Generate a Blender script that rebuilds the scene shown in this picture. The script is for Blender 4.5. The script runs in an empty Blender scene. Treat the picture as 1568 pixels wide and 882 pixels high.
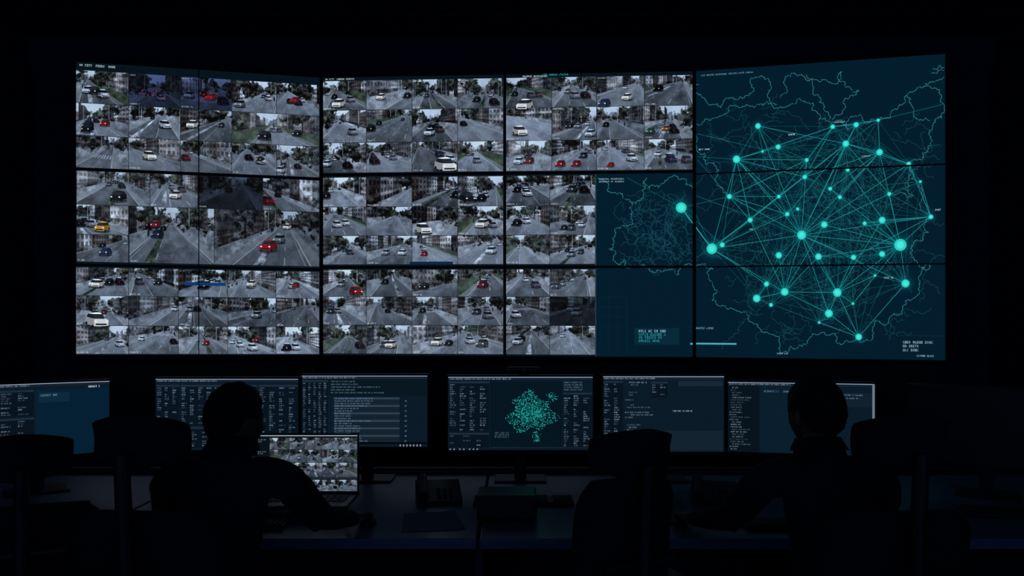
import bpy, bmesh, math, random
import numpy as np
from mathutils import Vector, Matrix, Euler

sc = bpy.context.scene
sc.view_settings.view_transform = 'Standard'
sc.view_settings.look = 'None'
col = sc.collection
R = np.random.RandomState(11)
random.seed(5)

# ------------------------------------------------------------------ raster helpers (what the screens display)
def vnoise(n, octs, rs):
    out = np.zeros((n, n), np.float32); amp = 1; tot = 0
    for o in octs:
        g = rs.rand(o, o).astype(np.float32)
        idx = np.arange(n) * o / n
        i0 = idx.astype(int) % o; i1 = (i0 + 1) % o; f = (idx - idx.astype(int)).astype(np.float32)
        f = f * f * (3 - 2 * f)
        a = g[i0][:, i0] * (1 - f)[None] + g[i0][:, i1] * f[None]
        b = g[i1][:, i0] * (1 - f)[None] + g[i1][:, i1] * f[None]
        out += amp * (a * (1 - f)[:, None] + b * f[:, None]); tot += amp; amp *= .65
    return out / tot
NZ = vnoise(512, [8, 16, 32, 64, 128, 256], R)
NZ = (NZ - NZ.mean()) / NZ.std()
def nz(h, w, s, r):
    oy, ox = r.randint(0, 512, 2)
    return NZ[((np.arange(h) * s + oy) % 512).astype(int)][:, ((np.arange(w) * s + ox) % 512).astype(int)]

def fill(a, pts, c, al=1.0):
    H, W = a.shape[:2]
    p = np.array(pts, float)
    x0, y0 = np.floor(p.min(0)).astype(int); x1, y1 = np.ceil(p.max(0)).astype(int) + 1
    x0 = max(x0, 0); y0 = max(y0, 0); x1 = min(x1, W); y1 = min(y1, H)
    if x1 <= x0 or y1 <= y0: return
    yy, xx = np.mgrid[y0:y1, x0:x1] + .5
    ar = 0
    for i in range(len(p)):
        q = p[(i + 1) % len(p)]; ar += p[i][0] * q[1] - q[0] * p[i][1]
    sg = 1 if ar > 0 else -1
    m = np.ones(xx.shape, bool)
    for i in range(len(p)):
        q = p[(i + 1) % len(p)]
        m &= sg * ((q[0] - p[i][0]) * (yy - p[i][1]) - (q[1] - p[i][1]) * (xx - p[i][0])) >= 0
    s = a[y0:y1, x0:x1]
    s[m] = s[m] * (1 - al) + np.array(c) * al
def ell(a, cx, cy, rx, ry, c, al=1.0):
    H, W = a.shape[:2]
    x0 = max(int(cx - rx - 1), 0); x1 = min(int(cx + rx + 2), W); y0 = max(int(cy - ry - 1), 0); y1 = min(int(cy + ry + 2), H)
    if x1 <= x0 or y1 <= y0: return
    yy, xx = np.mgrid[y0:y1, x0:x1] + .5
    d = ((xx - cx) / rx) ** 2 + ((yy - cy) / ry) ** 2
    m = np.clip((1 - d) * 3, 0, 1)[..., None] * al
    a[y0:y1, x0:x1] = a[y0:y1, x0:x1] * (1 - m) + np.array(c) * m
def rect(a, x0, y0, x1, y1, c, al=1.0):
    x0, y0, x1, y1 = [int(round(v)) for v in (x0, y0, x1, y1)]
    x0 = max(x0, 0); y0 = max(y0, 0)
    if x1 <= x0 or y1 <= y0: return
    a[y0:y1, x0:x1] = a[y0:y1, x0:x1] * (1 - al) + np.array(c) * al

G = {'A':(2,5,7,5,5),'B':(6,5,6,5,6),'C':(3,4,4,4,3),'D':(6,5,5,5,6),'E':(7,4,6,4,7),'F':(7,4,6,4,4),'G':(3,4,5,5,3),'H':(5,5,7,5,5),
     'I':(7,2,2,2,7),'K':(5,5,6,5,5),'L':(4,4,4,4,7),'M':(5,7,7,5,5),'N':(6,5,5,5,5),'O':(2,5,5,5,2),'P':(6,5,6,4,4),'R':(6,5,6,5,5),
     'S':(3,4,2,1,6),'T':(7,2,2,2,2),'U':(5,5,5,5,7),'V':(5,5,5,5,2),'W':(5,5,7,7,5),'Y':(5,5,2,2,2),'Z':(7,1,2,4,7),
     '0':(7,5,5,5,7),'1':(2,6,2,2,7),'2':(6,1,2,4,7),'3':(6,1,2,1,6),'4':(5,5,7,1,1),'7':(7,1,2,2,2),'8':(7,5,7,5,7),' ':(0,0,0,0,0),'-':(0,0,7,0,0),'/':(1,1,2,4,4)}
def text(a, X, Y, s, p, c, al=1.0):
    x = X
    for ch in s:
        g = G.get(ch, G['O'])
        for j in range(5):
            for i in range(3):
                if g[j] >> (2 - i) & 1:
                    rect(a, x + i * p, Y + j * p, x + (i + 1) * p, Y + (j + 1) * p, c, al)
        x += 4 * p
def words(n, r):
    ks = 'ACDEGHILMNOPRSTUVR0128'
    s = ''
    while len(s) < n:
        s += ''.join(ks[r.randint(len(ks))] for _ in range(r.randint(2, 8))) + ' '
    return s[:n]

CARC = {'white': (.84, .87, .90), 'silver': (.55, .58, .62), 'dark': (.09, .10, .13), 'red': (.56, .10, .14), 'blue': (.14, .22, .38),
        'yellow': (.74, .56, .22), 'green': (.14, .34, .28), 'grey': (.32, .34, .38), 'orange': (.62, .36, .20)}
def car(a, cx, by, w, cn, side=1, rear=False):
    """car seen three-quarter from above; by = ground contact y, w = overall width in px"""
    c = np.array(CARC[cn]); h = w * .62; s = side
    X = lambda u: cx + s * u * w
    Y = lambda v: by - v * h
    ell(a, cx, by - h * .04, w * .56, h * .22, (.10, .11, .13), .7)
    fill(a, [(X(-.46), Y(.08)), (X(-.48), Y(.45)), (X(-.40), Y(.56)), (X(.12), Y(.56)), (X(.14), Y(.06))], c * .92)
    fill(a, [(X(.12), Y(.04)), (X(.12), Y(.56)), (X(.46), Y(.72)), (X(.49), Y(.28))], c * .62)
    fill(a, [(X(-.42), Y(.54)), (X(.12), Y(.54)), (X(.46), Y(.74)), (X(.02), Y(.78))], c * 1.08)
    fill(a, [(X(-.33), Y(.56)), (X(-.22), Y(.90)), (X(.14), Y(.90)), (X(.13), Y(.56))], (.13, .16, .20))
    fill(a, [(X(.13), Y(.56)), (X(.14), Y(.90)), (X(.36), Y(.92)), (X(.42), Y(.70))], (.10, .12, .15))
    fill(a, [(X(-.22), Y(.88)), (X(.14), Y(.88)), (X(.36), Y(.93)), (X(.02), Y(1.0)), (X(-.12), Y(.98))], np.minimum(c * 1.12, 1))
    fill(a, [(X(-.40), Y(.14)), (X(-.40), Y(.24)), (X(.06), Y(.24)), (X(.06), Y(.14))], (.09, .1, .12))
    lc = (.85, .15, .15) if rear else (.92, .92, .88)
    ell(a, X(-.40), Y(.38), w * .055 + .5, h * .06 + .5, lc); ell(a, X(.05), Y(.38), w * .055 + .5, h * .06 + .5, lc)
    ell(a, X(.18), Y(.06), w * .05 + .5, h * .12, (.05, .05, .06)); ell(a, X(.43), Y(.28), w * .04 + .5, h * .11, (.05, .05, .06))
    ell(a, X(-.42), Y(.04), w * .05 + .5, h * .07, (.05, .05, .06))

def feed(w, h, r, kind='day', ncars=None):
    w = max(int(w), 8); h = max(int(h), 8)
    yy, xx = np.mgrid[0:h, 0:w].astype(np.float32)
    y = yy / h; asp = w / h; x = xx / h
    mode = r.randint(6)                       # camera placement on the street
    if mode == 0: vx, cL, cR = r.uniform(.75, 1.1), r.uniform(2.0, 3.4), r.uniform(.2, .8)
    elif mode == 1: vx, cL, cR = r.uniform(-.1, .25), r.uniform(.2, .8), r.uniform(2.0, 3.4)
    elif mode == 2: vx, cL, cR = r.uniform(.2, .45), r.uniform(.4, .9), r.uniform(1.3, 2.2)
    elif mode == 3: vx, cL, cR = r.uniform(.55, .8), r.uniform(1.3, 2.2), r.uniform(.4, .9)
    elif mode == 4: vx, cL, cR = r.uniform(.35, .65), r.uniform(.9, 1.5), r.uniform(.9, 1.5)
    else: vx, cL, cR = r.uniform(.7, 1.3), r.uniform(1.2, 2.0), r.uniform(-.3, .1)
    vx *= asp; hy = r.uniform(.12, .38)
    y = y + (x - asp / 2) * r.uniform(-.09, .09)
    img = np.empty((h, w, 3), np.float32)
    img[:] = (.82, .85, .88); img += (nz(h, w, 1.0, r) * .025)[..., None] - (y * .2)[..., None]
    cols = (xx / (w / 26.)).astype(int); hts = r.rand(60) * .17 + .02
    m = y > hy - hts[cols]; img[m] = np.array((.52, .56, .61)) * (.75 + .4 * r.rand(60)[cols][m])[:, None]
    u = np.abs(x - vx) + .012
    for sd in (-1, 1):
        ms = (x - vx) * sd > 0
        blk = np.floor(np.log(u) * r.uniform(2.6, 5.0)).astype(int) % 40
        hf = r.uniform(.2, 1.35, 40)[blk]; bc = r.uniform(.18, .68, 40)[blk]; warm = r.uniform(-.02, .06, 40)[blk]
        bs = r.uniform(.12, .42)
        m = ms & (y > hy - u * hf) & (y < hy + u * bs)
        vv = (y - hy) / (u + .03); hh = np.log(u) * r.uniform(9, 14); fq = r.uniform(5, 9)
        win = ((vv * fq) % 1 > r.uniform(.35, .6)) & (hh % 1 > r.uniform(.2, .5))
        b = bc * np.where(win, r.uniform(.5, .7), 1.0) * (1 + .18 * nz(h, w, 2.5, r))
        shop = (vv > bs - .14); b = np.where(shop, b * .6 + .16 * (nz(h, w, 4, r) > .6), b)
        c3 = np.stack([b + warm, b + warm * .4, b + .015], -1)
        img[m] = c3[m]
        g = ms & (y >= hy + u * bs)
        gc = np.array([(.48, .50, .52), (.50, .51, .53), (.27, .32, .25), (.40, .42, .45), (.55, .56, .58)][r.randint(5)])
        img[g] = gc * (1 + .13 * nz(h, w, 3, r)[g])[:, None]
        for t in range(r.randint(1, 7)):
            ut = r.uniform(.04, .85) * max(.5, asp / 2); cxx = vx + sd * ut; cy = hy - ut * r.uniform(.02, .55); rad = min(ut * r.uniform(.2, .5) + .04, .32)
            d = np.sqrt((x - cxx) ** 2 + ((y - cy) * r.uniform(.8, 1.3)) ** 2) / rad
            mm = d + .42 * nz(h, w, 3.0, r) < 1.0
            tr = (np.abs(x - cxx) < .008 + ut * .014) & (y > cy) & (y < hy + ut * bs * 1.1)
            img[tr] = (.16, .16, .16)
            gn = np.clip(.22 + .10 * nz(h, w, 4, r) - .07 * (y - cy) / rad, .06, .6)
            tint = np.array([(.88, .98, .85), (.80, .92, .85), (.98, 1.0, .88), (.95, .97, .97)][r.randint(4)])
            img[mm] = (gn[..., None] * tint)[mm]
        for t in range(r.randint(1, 5)):
            ut = r.uniform(.08, .8); px = vx + sd * ut * .9
            mm = (np.abs(x - px) < .004 + ut * .005) & (y > hy - ut * 1.1) & (y < hy + ut * bs)
            img[mm] = (.2, .21, .23) if r.rand() < .6 else (.6, .62, .64)
    s = np.maximum(y - hy, 1e-4); q = (x - vx) / s
    cv = r.uniform(-.28, .28); q = q + cv / (s + .12) - cv
    L, Rr = -cL, cR
    road = (y > hy) & (q > L) & (q < Rr)
    ac = r.uniform(.32, .50)
    base = ac + .10 * np.exp(-s * 5) + .026 * nz(h, w, 2, r) + .02 * np.sin(q * 6) - .05 * (nz(h, w, .7, r) > .9)
    img[road] = np.stack([base * .95, base * 1.0, base * 1.07], -1)[road]
    walk = (y > hy) & (((q > L - .4) & (q < L - .04)) | ((q < Rr + .4) & (q > Rr + .04))); img[walk] = img[walk] * .35 + np.array((.5, .515, .53)) * .65
    kerb = (y > hy) & ((np.abs(q - L) < .025) | (np.abs(q - Rr) < .025)); img[kerb] = (.64, .66, .68)
    nl = max(2, int(round((Rr - L) / r.uniform(.6, .95)))); lw = .012 + .004 / (s * 3 + .1); la = r.uniform(.25, .75)
    def mix(mk, c, al): img[mk] = img[mk] * (1 - al) + np.array(c) * al
    for i in range(1, nl):
        ql = L + (Rr - L) * i / nl
        ln = road & (np.abs(q - ql) < lw)
        if r.rand() < .75: ln &= ((1 / (s + .02)) * 1.6 + i * .3) % 1 > .55
        if r.rand() < .8: mix(ln, (.84, .86, .88), la)
    if r.rand() < .5: mix(road & (np.abs(q - L - .12) < lw), (.75, .77, .79), la)
    if r.rand() < .5: mix(road & (np.abs(q - Rr + .12) < lw), (.75, .77, .79), la)
    if r.rand() < .15:
        s0 = r.uniform(.12, .4); mix(road & (s > s0) & (s < s0 * 1.3) & ((q * 5) % 1 > .5), (.78, .80, .82), .6)
    if r.rand() < .35:
        qm = r.uniform(.2, .6); med = (y > hy) & (np.abs(q - Rr * qm - L * (1 - qm)) < .12)
        img[med] = (np.array([(.26, .32, .25), (.52, .53, .55)][r.randint(2)]) * (1 + .25 * nz(h, w, 3, r))[..., None])[med]
    n = r.randint(2, 6) if ncars is None else ncars
    cn = ['white', 'white', 'silver', 'dark', 'dark', 'grey', 'silver', 'blue', 'white', 'dark', 'white', 'grey']
    todo = [(sv, r.randint(0, nl), 0) for sv in r.uniform(.05, .55, n)]
    if r.rand() < .6: todo += [(sv, 0 if r.rand() < .5 else nl - 1, 1) for sv in (.05, .075, .11, .16, .23)[:r.randint(2, 6)]]   # parked row
    for sv, i, pk in sorted(todo):
        ql = L + (Rr - L) * (i + .5) / nl
        cw = min((Rr - L) / nl, .85) * sv * h * 1.1
        cw = max(cw, 5)
        px_ = (vx + (ql - cv / (sv + .12) + cv) * sv) * h
        if 0 < px_ < w: car(img, px_, (hy + sv) * h, min(cw, w * .26), cn[r.randint(len(cn))] if r.rand() > .04 else 'red', 1 if ql < 0 else -1, ql > 0)
    for _ in range(r.randint(0, 4)):                     # pedestrians
        sv = r.uniform(.08, .3); px_ = (vx + (r.choice([L - .2, Rr + .2]) - cv / (sv + .12) + cv) * sv) * h; py = (hy + sv) * h; ph = sv * h * .5
        ell(img, px_, py - ph * .45, ph * .14 + .8, ph * .45 + 1, (.12, .13, .16), .9); ell(img, px_, py - ph * .95, ph * .09 + .6, ph * .1 + .6, (.3, .25, .22), .9)
    img *= 1 - .22 * (((x / asp - .5) ** 2 + (yy / h - .5) ** 2))[..., None]
    # soft video: light 3-tap blur + sensor noise
    img[1:-1] = img[1:-1] * .5 + (img[:-2] + img[2:]) * .25
    img[:, 1:-1] = img[:, 1:-1] * .5 + (img[:, :-2] + img[:, 2:]) * .25
    img += (r.randn(h, w) * .022)[..., None]
    img = (img - .42) * r.uniform(.95, 1.18) + r.uniform(.355, .44)
    g = img.mean(-1, keepdims=True)
    img = g + (img - g) * .68
    img = img * np.array((.90, .985, 1.09))
    if kind == 'night':
        img = img * np.array((.36, .40, .52))
        for _ in range(9):
            ex = r.uniform(.2, .8) * w; ey = r.uniform(.45, .75) * h
            ell(img, ex, ey, 4, 3, (.7, .15, .2), .8)
    if kind == 'dark': img = img * np.array((.28, .33, .38)) + .03
    if kind == 'rest': img = img * .86
    img = np.clip(img, 0.03, .9)
    if r.rand() < .5: text(img, 4, h - 11, words(r.randint(5, 11), r), 1.3, (.85, .9, .92), .7)
    if r.rand() < .3: text(img, 4, 4, words(r.randint(5, 11), r), 1.3, (.85, .9, .92), .7)
    return img

class Panel:
    S = 3.0
    def __init__(s, x0, x1, d0, d1, t0, t1, b0, b1, bg):
        s.__dict__.update(locals()); s.W = int((x1 - x0) * s.S); s.H = int(((b0 - t0) + (b1 - t1)) / 2 * s.S)
        s.a = np.empty((s.H, s.W, 3), np.float32); s.a[:] = bg
    def m(s, x, y):
        e = (x - s.x0) / (s.x1 - s.x0); t = s.d0 * e / (s.d0 * e + s.d1 * (1 - e)) if -.3 < e < 1.3 else e
        top = s.t0 + (s.t1 - s.t0) * e; bot = s.b0 + (s.b1 - s.b0) * e
        return t * s.W, (y - top) / (bot - top) * s.H
    def feed(s, x0, x1, v0, v1, kind='day', ncars=None):
        X0 = int(s.m(x0, 0)[0]); X1 = int(s.m(x1, 0)[0]); Y0 = int(v0 * s.H); Y1 = int(v1 * s.H)
        X0 = max(X0, 0); X1 = min(X1, s.W); Y1 = min(Y1, s.H)
        f = feed(X1 - X0 - 2, Y1 - Y0 - 2, R, kind, ncars)
        s.a[Y0:Y1, X0:X1] = (.08, .10, .13)
        s.a[Y0:Y0 + f.shape[0], X0:X0 + f.shape[1]] = f
    def car(s, x, y, w, c, side=1, rear=False):
        X, Y = s.m(x, y); car(s.a, X, Y + w * .3 * s.S, w * s.S, c, side, rear)
    def txt(s, x, y, t, p, c=(.8, .88, .9), al=.9):
        X, Y = s.m(x, y); text(s.a, X, Y, t, p, c, al)
    def layer(s): return np.zeros((s.H, s.W), np.float32)
    def line(s, L, p, q, w, al):
        p = np.array(s.m(*p)); q = np.array(s.m(*q)); n = max(1, int(np.hypot(*(q - p)) / 70)); hw = w * s.S / 2
        for i in range(n):
            a = p + (q - p) * i / n; b = p + (q - p) * (i + 1) / n
            x0 = int(max(min(a[0], b[0]) - hw - 2, 0)); x1 = int(min(max(a[0], b[0]) + hw + 3, s.W))
            y0 = int(max(min(a[1], b[1]) - hw - 2, 0)); y1 = int(min(max(a[1], b[1]) + hw + 3, s.H))
            if x1 <= x0 or y1 <= y0: continue
            yy, xx = np.mgrid[y0:y1, x0:x1] + .5
            d = b - a; l2 = max(d @ d, 1e-6)
            t = np.clip(((xx - a[0]) * d[0] + (yy - a[1]) * d[1]) / l2, 0, 1)
            ds = np.hypot(xx - a[0] - t * d[0], yy - a[1] - t * d[1])
            L[y0:y1, x0:x1] = np.maximum(L[y0:y1, x0:x1], np.clip(hw + .5 - ds, 0, 1) * al)
    def comp(s, L, c):
        s.a = s.a * (1 - L[..., None]) + np.array(c, np.float32) * L[..., None]

def frac(pts, rs, rough=.14, depth=4):
    for _ in range(depth):
        o = [pts[0]]
        for a, b in zip(pts[:-1], pts[1:]):
            dx, dy = b[0] - a[0], b[1] - a[1]; l = math.hypot(dx, dy)
            if l > 1.8:
                k = rs.uniform(-rough, rough) * 1.4
                o.append(((a[0] + b[0]) / 2 - dy * k, (a[1] + b[1]) / 2 + dx * k))
            o.append(b)
        pts = o
    return pts

NAVY = (.013, .112, .172)
PL = Panel(114, 491, 5.715, 6.049, 93, 118, 545, 545, (.03, .08, .115))
PM = Panel(493, 1062, 6.049, 5.870, 118, 108, 545, 548, (.03, .08, .115))
PR = Panel(1065, 1450, 5.870, 5.472, 108, 81, 548, 553, NAVY)

# left section feeds ----------------------------------------------------------------
c5 = [115, 196, 276, 355, 424, 490]
for i in range(5): PL.feed(c5[i], c5[i + 1], .031, .142, 'night' if i in (1, 2) else 'day')
for a_, b_ in ((115, 196), (196, 276), (276, 355), (355, 490)): PL.feed(a_, b_, .142, .252)
for i in range(5): PL.feed(c5[i], c5[i + 1], .252, .362, 'rest' if i == 1 else 'day')
for a_, b_, k in ((116, 229, 'day'), (229, 303, 'day'), (303, 403, 'dark'), (403, 490, 'day')): PL.feed(a_, b_, .372, .487, k)
PL.feed(116, 196, .487, .588); PL.feed(116, 196, .588, .682)
PL.feed(197, 328, .487, .682, 'rest', 2); PL.feed(328, 490, .487, .682, 'rest', 1)
c5 = [115, 196, 273, 349, 423, 490]
for v0, v1 in ((.700, .796), (.796, .898), (.898, .995)):
    for i in range(5): PL.feed(c5[i], c5[i + 1], v0, v1)
PL.a[int(.745 * PL.H):int(.755 * PL.H), int(.43 * PL.W):int(.60 * PL.W)] = (.06, .22, .42)
PL.txt(120, 97.5, 'OO CITY  FEEDS  NODE', 2)
for c in ((159, 188, 16, 'red'), (322, 148, 18, 'red', 1, True), (452, 153, 16, 'red', 1, True), (294, 190, 20, 'white'), (228, 238, 22, 'white', -1),
          (155, 347, 24, 'yellow'), (180, 300, 26, 'dark'), (268, 298, 20, 'white'), (237, 343, 16, 'red'), (411, 376, 29, 'red'), (440, 347, 14, 'white'),
          (147, 490, 36, 'white', -1), (453, 436, 13, 'red', 1, True), (160, 385, 20, 'blue'), (148, 434, 20, 'white'), (385, 434, 16, 'white'), (455, 204, 16, 'dark'),
          (143, 138, 18, 'dark'), (315, 525, 12, 'red'), (392, 520, 12, 'red'), (241, 432, 14, 'dark'), (398, 243, 12, 'dark')): PL.car(*c)
# middle section ----------------------------------------------------------------------
rows = [(.016, .122), (.122, .238), (.238, .346), (.362, .468), (.468, .571), (.571, .674), (.692, .789), (.789, .890), (.890, .993)]
ca = [494, 561, 631, 701, 771]; cb = [775, 845, 914, 987, 1061]; cc = [775, 842, 912]
for ri, (v0, v1) in enumerate(rows):
    for i in range(4): PM.feed(ca[i], ca[i + 1], v0, v1, 'day')
    q = cb if ri < 3 else cc
    for i in range(len(q) - 1): PM.feed(q[i], q[i + 1], v0, v1, 'dark' if (ri, i) in ((7, 1),) else 'day')
for c in ((682, 252, 36, 'white', -1), (716, 302, 26, 'dark', -1), (648, 350, 27, 'white', -1), (738, 342, 22, 'white'), (803, 160, 27, 'white'), (882, 250, 16, 'red'),
          (858, 250, 16, 'red'), (996, 200, 14, 'green'), (1020, 196, 13, 'orange'), (545, 445, 22, 'red', -1), (598, 527, 19, 'white'), (649, 438, 17, 'dark'),
          (925, 157, 20, 'blue'), (960, 148, 17, 'white'), (518, 158, 22, 'white'), (669, 523, 20, 'white'), (738, 525, 20, 'grey'), (583, 148, 16, 'white'),
          (649, 388, 12, 'red'), (796, 200, 24, 'white', -1), (872, 192, 13, 'dark'), (863, 348, 13, 'dark'), (935, 252, 12, 'red', 1, True)): PM.car(*c)
X0, Y0 = PM.m(562, 401); PM.a[int(Y0):int(Y0) + 12, int(X0) + 200:int(X0) + 400] = (.06, .15, .28)
PM.txt(498, 120.5, 'OO CITY  CAMERA SERVICE', 1.5); PM.txt(800, 116, 'TRAFFIC MONITORING', 1.6); PM.txt(830, 113.5, 'LIVE CAMERAS STATION', 1.5, (.1, .65, .62))
X0, Y0 = PM.m(913, 270); PM.a[int(.358 * PM.H):, int(X0):] = NAVY
X0, _ = PM.m(912, 0); PM.a[int(.358 * PM.H):, int(X0):int(X0) + 3] = (.2, .28, .32)

nodes = [(1161,193,4.5),(1192,225,4),(1128,244,6),(1117,301,4),(1043,318,8),(1090,381,8.5),(1106,375,4),(1149,337,4),(1193,391,5),(1228,360,7),(1263,344,5),
 (1206,328,3.5),(1233,271,3.5),(1236,245,3),(1276,194,3.5),(1296,220,5),(1312,191,4),(1346,184,2.5),(1348,233,5),(1393,251,3.5),(1363,297,3),(1352,337,5),
 (1325,342,3),(1380,375,9),(1352,389,4.5),(1308,394,4),(1254,393,5),(1427,332,3.5),(1388,434,6),(1341,422,2),(1283,448,6.5),(1270,480,6),(1307,465,2),
 (1202,447,6),(1159,457,6),(1174,435,4),(1181,467,3),(1255,494,2),(1316,516,5),(1272,289,3),(1299,260,3),(1287,302,3),(1193,301,3),(1168,232,2),(1222,320,2.5),(1411,278,2)]
K = [(n[0], n[1]) for n in nodes]
rs = np.random.RandomState(4)
E = {}
def add(a, b, w=.9, al=.75):
    if a != b: E[tuple(sorted((a, b)))] = (w, al)
for _ in range(420):
    a, b = K[rs.randint(len(K))], K[rs.randint(len(K))]
    if 40 < math.dist(a, b) < 240 and 1043 not in (a[0], b[0]): add(a, b, .5, .36)
for i, a in enumerate(K):
    ds = sorted(range(len(K)), key=lambda j: math.dist(a, K[j]))
    for j in ds[1:4]: add(a, K[j], .6, .55)
hubs = {(1228,360): [(1128,244),(1161,193),(1236,245),(1296,220),(1348,233),(1363,297),(1380,375),(1283,448),(1202,447),(1159,457),(1090,381),(1117,301),(1312,191),(1308,394),(1270,480),(1393,251),(1388,434),(1427,332)],
 (1090,381): [(1043,318),(1128,244),(1149,337),(1233,271),(1174,435),(1193,301),(1202,447),(1206,328),(1296,220)],
 (1380,375): [(1263,344),(1363,297),(1427,332),(1388,434),(1283,448),(1272,289),(1348,233),(1254,393),(1307,465),(1299,260),(1325,342)],
 (1128,244): [(1236,245),(1233,271),(1192,225),(1117,301),(1193,301),(1149,337),(1276,194),(1206,328)],
 (1296,220): [(1348,233),(1312,191),(1233,271),(1272,289),(1363,297),(1393,251),(1161,193),(1206,328)],
 (1348,233): [(1346,184),(1393,251),(1272,289),(1287,302),(1233,271)],
 (1283,448): [(1270,480),(1341,422),(1254,393),(1316,516),(1307,465),(1308,394),(1202,447),(1352,337)],
 (1202,447): [(1159,457),(1193,391),(1254,393),(1270,480),(1149,337),(1263,344)],
 (1427,332): [(1411,278),(1393,251),(1352,337),(1325,342),(1308,394)],
 (1276,194): [(1312,191),(1236,245),(1346,184),(1233,271),(1193,301)],
 (1117,301): [(1193,301),(1149,337),(1206,328),(1236,245)],
 (1316,516): [(1255,494),(1270,480),(1388,434)]}
for a, l in hubs.items():
    for b in l: add(a, b, .85, .72)
ext = [((1117,301),(1068,245)),((1128,244),(1068,240)),((1346,184),(1445,160)),((1228,360),(1066,300)),((1090,381),(1066,330)),((1149,337),(1066,395)),((1236,245),(1068,205))]
for a, b in ext: E[(a, b)] = (.7, .5)
E[((1043,318),(1090,381))] = (1.5, .9); E[((960,272),(1043,318))] = (.6, .45)
ol = [
 [(1068,190),(1080,182),(1110,175),(1135,165),(1160,160),(1185,166),(1210,160),(1250,170),(1270,185),(1300,200),(1346,184),(1375,168),(1390,146),(1420,130),(1442,145),(1447,165),(1430,190),(1422,230),(1395,250),(1412,290),(1427,332),(1402,368),(1400,395),(1427,408),(1410,430),(1388,460),(1370,480),(1340,492),(1325,522),(1290,528),(1240,518),(1212,530),(1195,540),(1188,515),(1165,505),(1140,478),(1112,472),(1098,445),(1092,412)],
 [(1070,130),(1078,150),(1105,165),(1140,150),(1150,128),(1172,122),(1178,150),(1190,160)],
 [(1195,150),(1200,125),(1225,115),(1250,122),(1290,110),(1316,138),(1295,160),(1275,182)],
 [(1235,115),(1245,140),(1262,160),(1270,185)],
 [(1068,190),(1066,225),(1080,250),(1100,262),(1117,301)],
 [(916,272),(930,290),(950,296),(968,310),(966,328),(944,350),(933,382),(942,402),(968,410),(1002,418),(1040,420),(1062,408)],
 [(968,310),(985,298),(985,278),(1008,288),(1022,276),(1050,282),(1062,292)],
 [(985,278),(990,272)], [(1395,250),(1400,300),(1363,297)], [(1430,105),(1440,100),(1447,104)], [(1428,112),(1446,108)], [(1418,128),(1447,118)],
 [(1092,412),(1066,408)], [(1390,146),(1400,175),(1425,185)]]
roads = []
for _ in range(420):
    if rs.rand() < .74: a = (rs.uniform(1075, 1425), rs.uniform(165, 512))
    else: a = (rs.uniform(950, 1060), rs.uniform(295, 410))
    th = rs.uniform(0, 6.28); l = rs.uniform(12, 50)
    if a[1] > 440 and (a[0] < 1130 or a[0] > 1390): continue
    if a[1] < 200 and a[0] > 1320 and a[0] < 1385: continue
    b = (a[0] + l * math.cos(th), a[1] + l * math.sin(th))
    if a[0] < 1062 and not (945 < b[0] < 1075 and 290 < b[1] < 412): continue
    roads.append(frac([a, b], rs, .26, 4))
ofr = [frac(o, rs, .26, 5) for o in ol]
xm = PM.m(914, 0)[0]
for Pn in (PM, PR):
    L = Pn.layer()
    for rd in roads:
        for a, b in zip(rd[:-1], rd[1:]): Pn.line(L, a, b, .55, .34)
    for o in ofr:
        for a, b in zip(o[:-1], o[1:]): Pn.line(L, a, b, .8, .72 if rs.rand() < .8 else .35)
    if Pn is PM: L[:, :int(xm)] = 0; L[:int(.36 * PM.H)] = 0
    Pn.comp(L, (.28, .68, .72))
    L = Pn.layer()
    for (a, b), (w, al) in E.items(): Pn.line(L, a, b, w, al)
    if Pn is PM: L[:, :int(xm)] = 0; L[:int(.36 * PM.H)] = 0
    Pn.comp(L, (.14, .74, .72))
    for n in nodes:
        X, Y = Pn.m(n[0], n[1]); r_ = n[2] * Pn.S
        if Pn.x0 - 12 < n[0] < Pn.x1 + 12 and (Pn is PR or n[0] < 1062):
            x0 = int(max(X - 4 * r_, 0)); x1 = int(min(X + 4 * r_, Pn.W)); y0 = int(max(Y - 4 * r_, 0)); y1 = int(min(Y + 4 * r_, Pn.H))
            gy, gx = np.mgrid[y0:y1, x0:x1] + .5; d = np.hypot(gx - X, gy - Y)
            g = (np.exp(-(d / (r_ * 1.6)) ** 2) * .4)[..., None]
            Pn.a[y0:y1, x0:x1] = Pn.a[y0:y1, x0:x1] * (1 - g) + np.array((.05, .62, .62)) * g
            k = np.clip((r_ + 1 - d) / 2, 0, 1)[..., None]
            cc_ = np.where((d < r_ * .6)[..., None], np.array((.28, .91, .85)), np.array((.17, .82, .77)))
            Pn.a[y0:y1, x0:x1] = Pn.a[y0:y1, x0:x1] * (1 - k) + cc_ * k
PR.txt(1073, 115, 'LIVE TRAFFIC MONITORING SERVICES ROUTE CONTROL', 1.4, (.5, .7, .74), .8)
for x, y, t in ((1279,186,'CORRIDOR'),(1208,205,'NORTH'),(1320,238,'CENTRAL'),(1355,424,'NODE 21'),(1434,320,'PORT'),(1190,540,'SOUTH END'),(1070,228,'WEST ROAD'),(1148,350,'HUB')): PR.txt(x, y, t, 1.5, (.8, .9, .9), .85)
for i in range(3): PR.txt(1384, 522 + i * 6, words([16, 9, 8][i], R), 2.2, (.6, .76, .8), .85)
PR.txt(1405, 543.5, 'SYSTEM CLOCK', 1.6, (.6, .76, .8))
for (x0, y0, x1, y1) in ((1374,514,1447,514.4),(1374,541,1447,541.4)):
    A = PR.m(x0, y0); B = PR.m(x1, y1); rect(PR.a, A[0], A[1], B[0], B[1] + 1, (.12, .25, .32))
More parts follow.
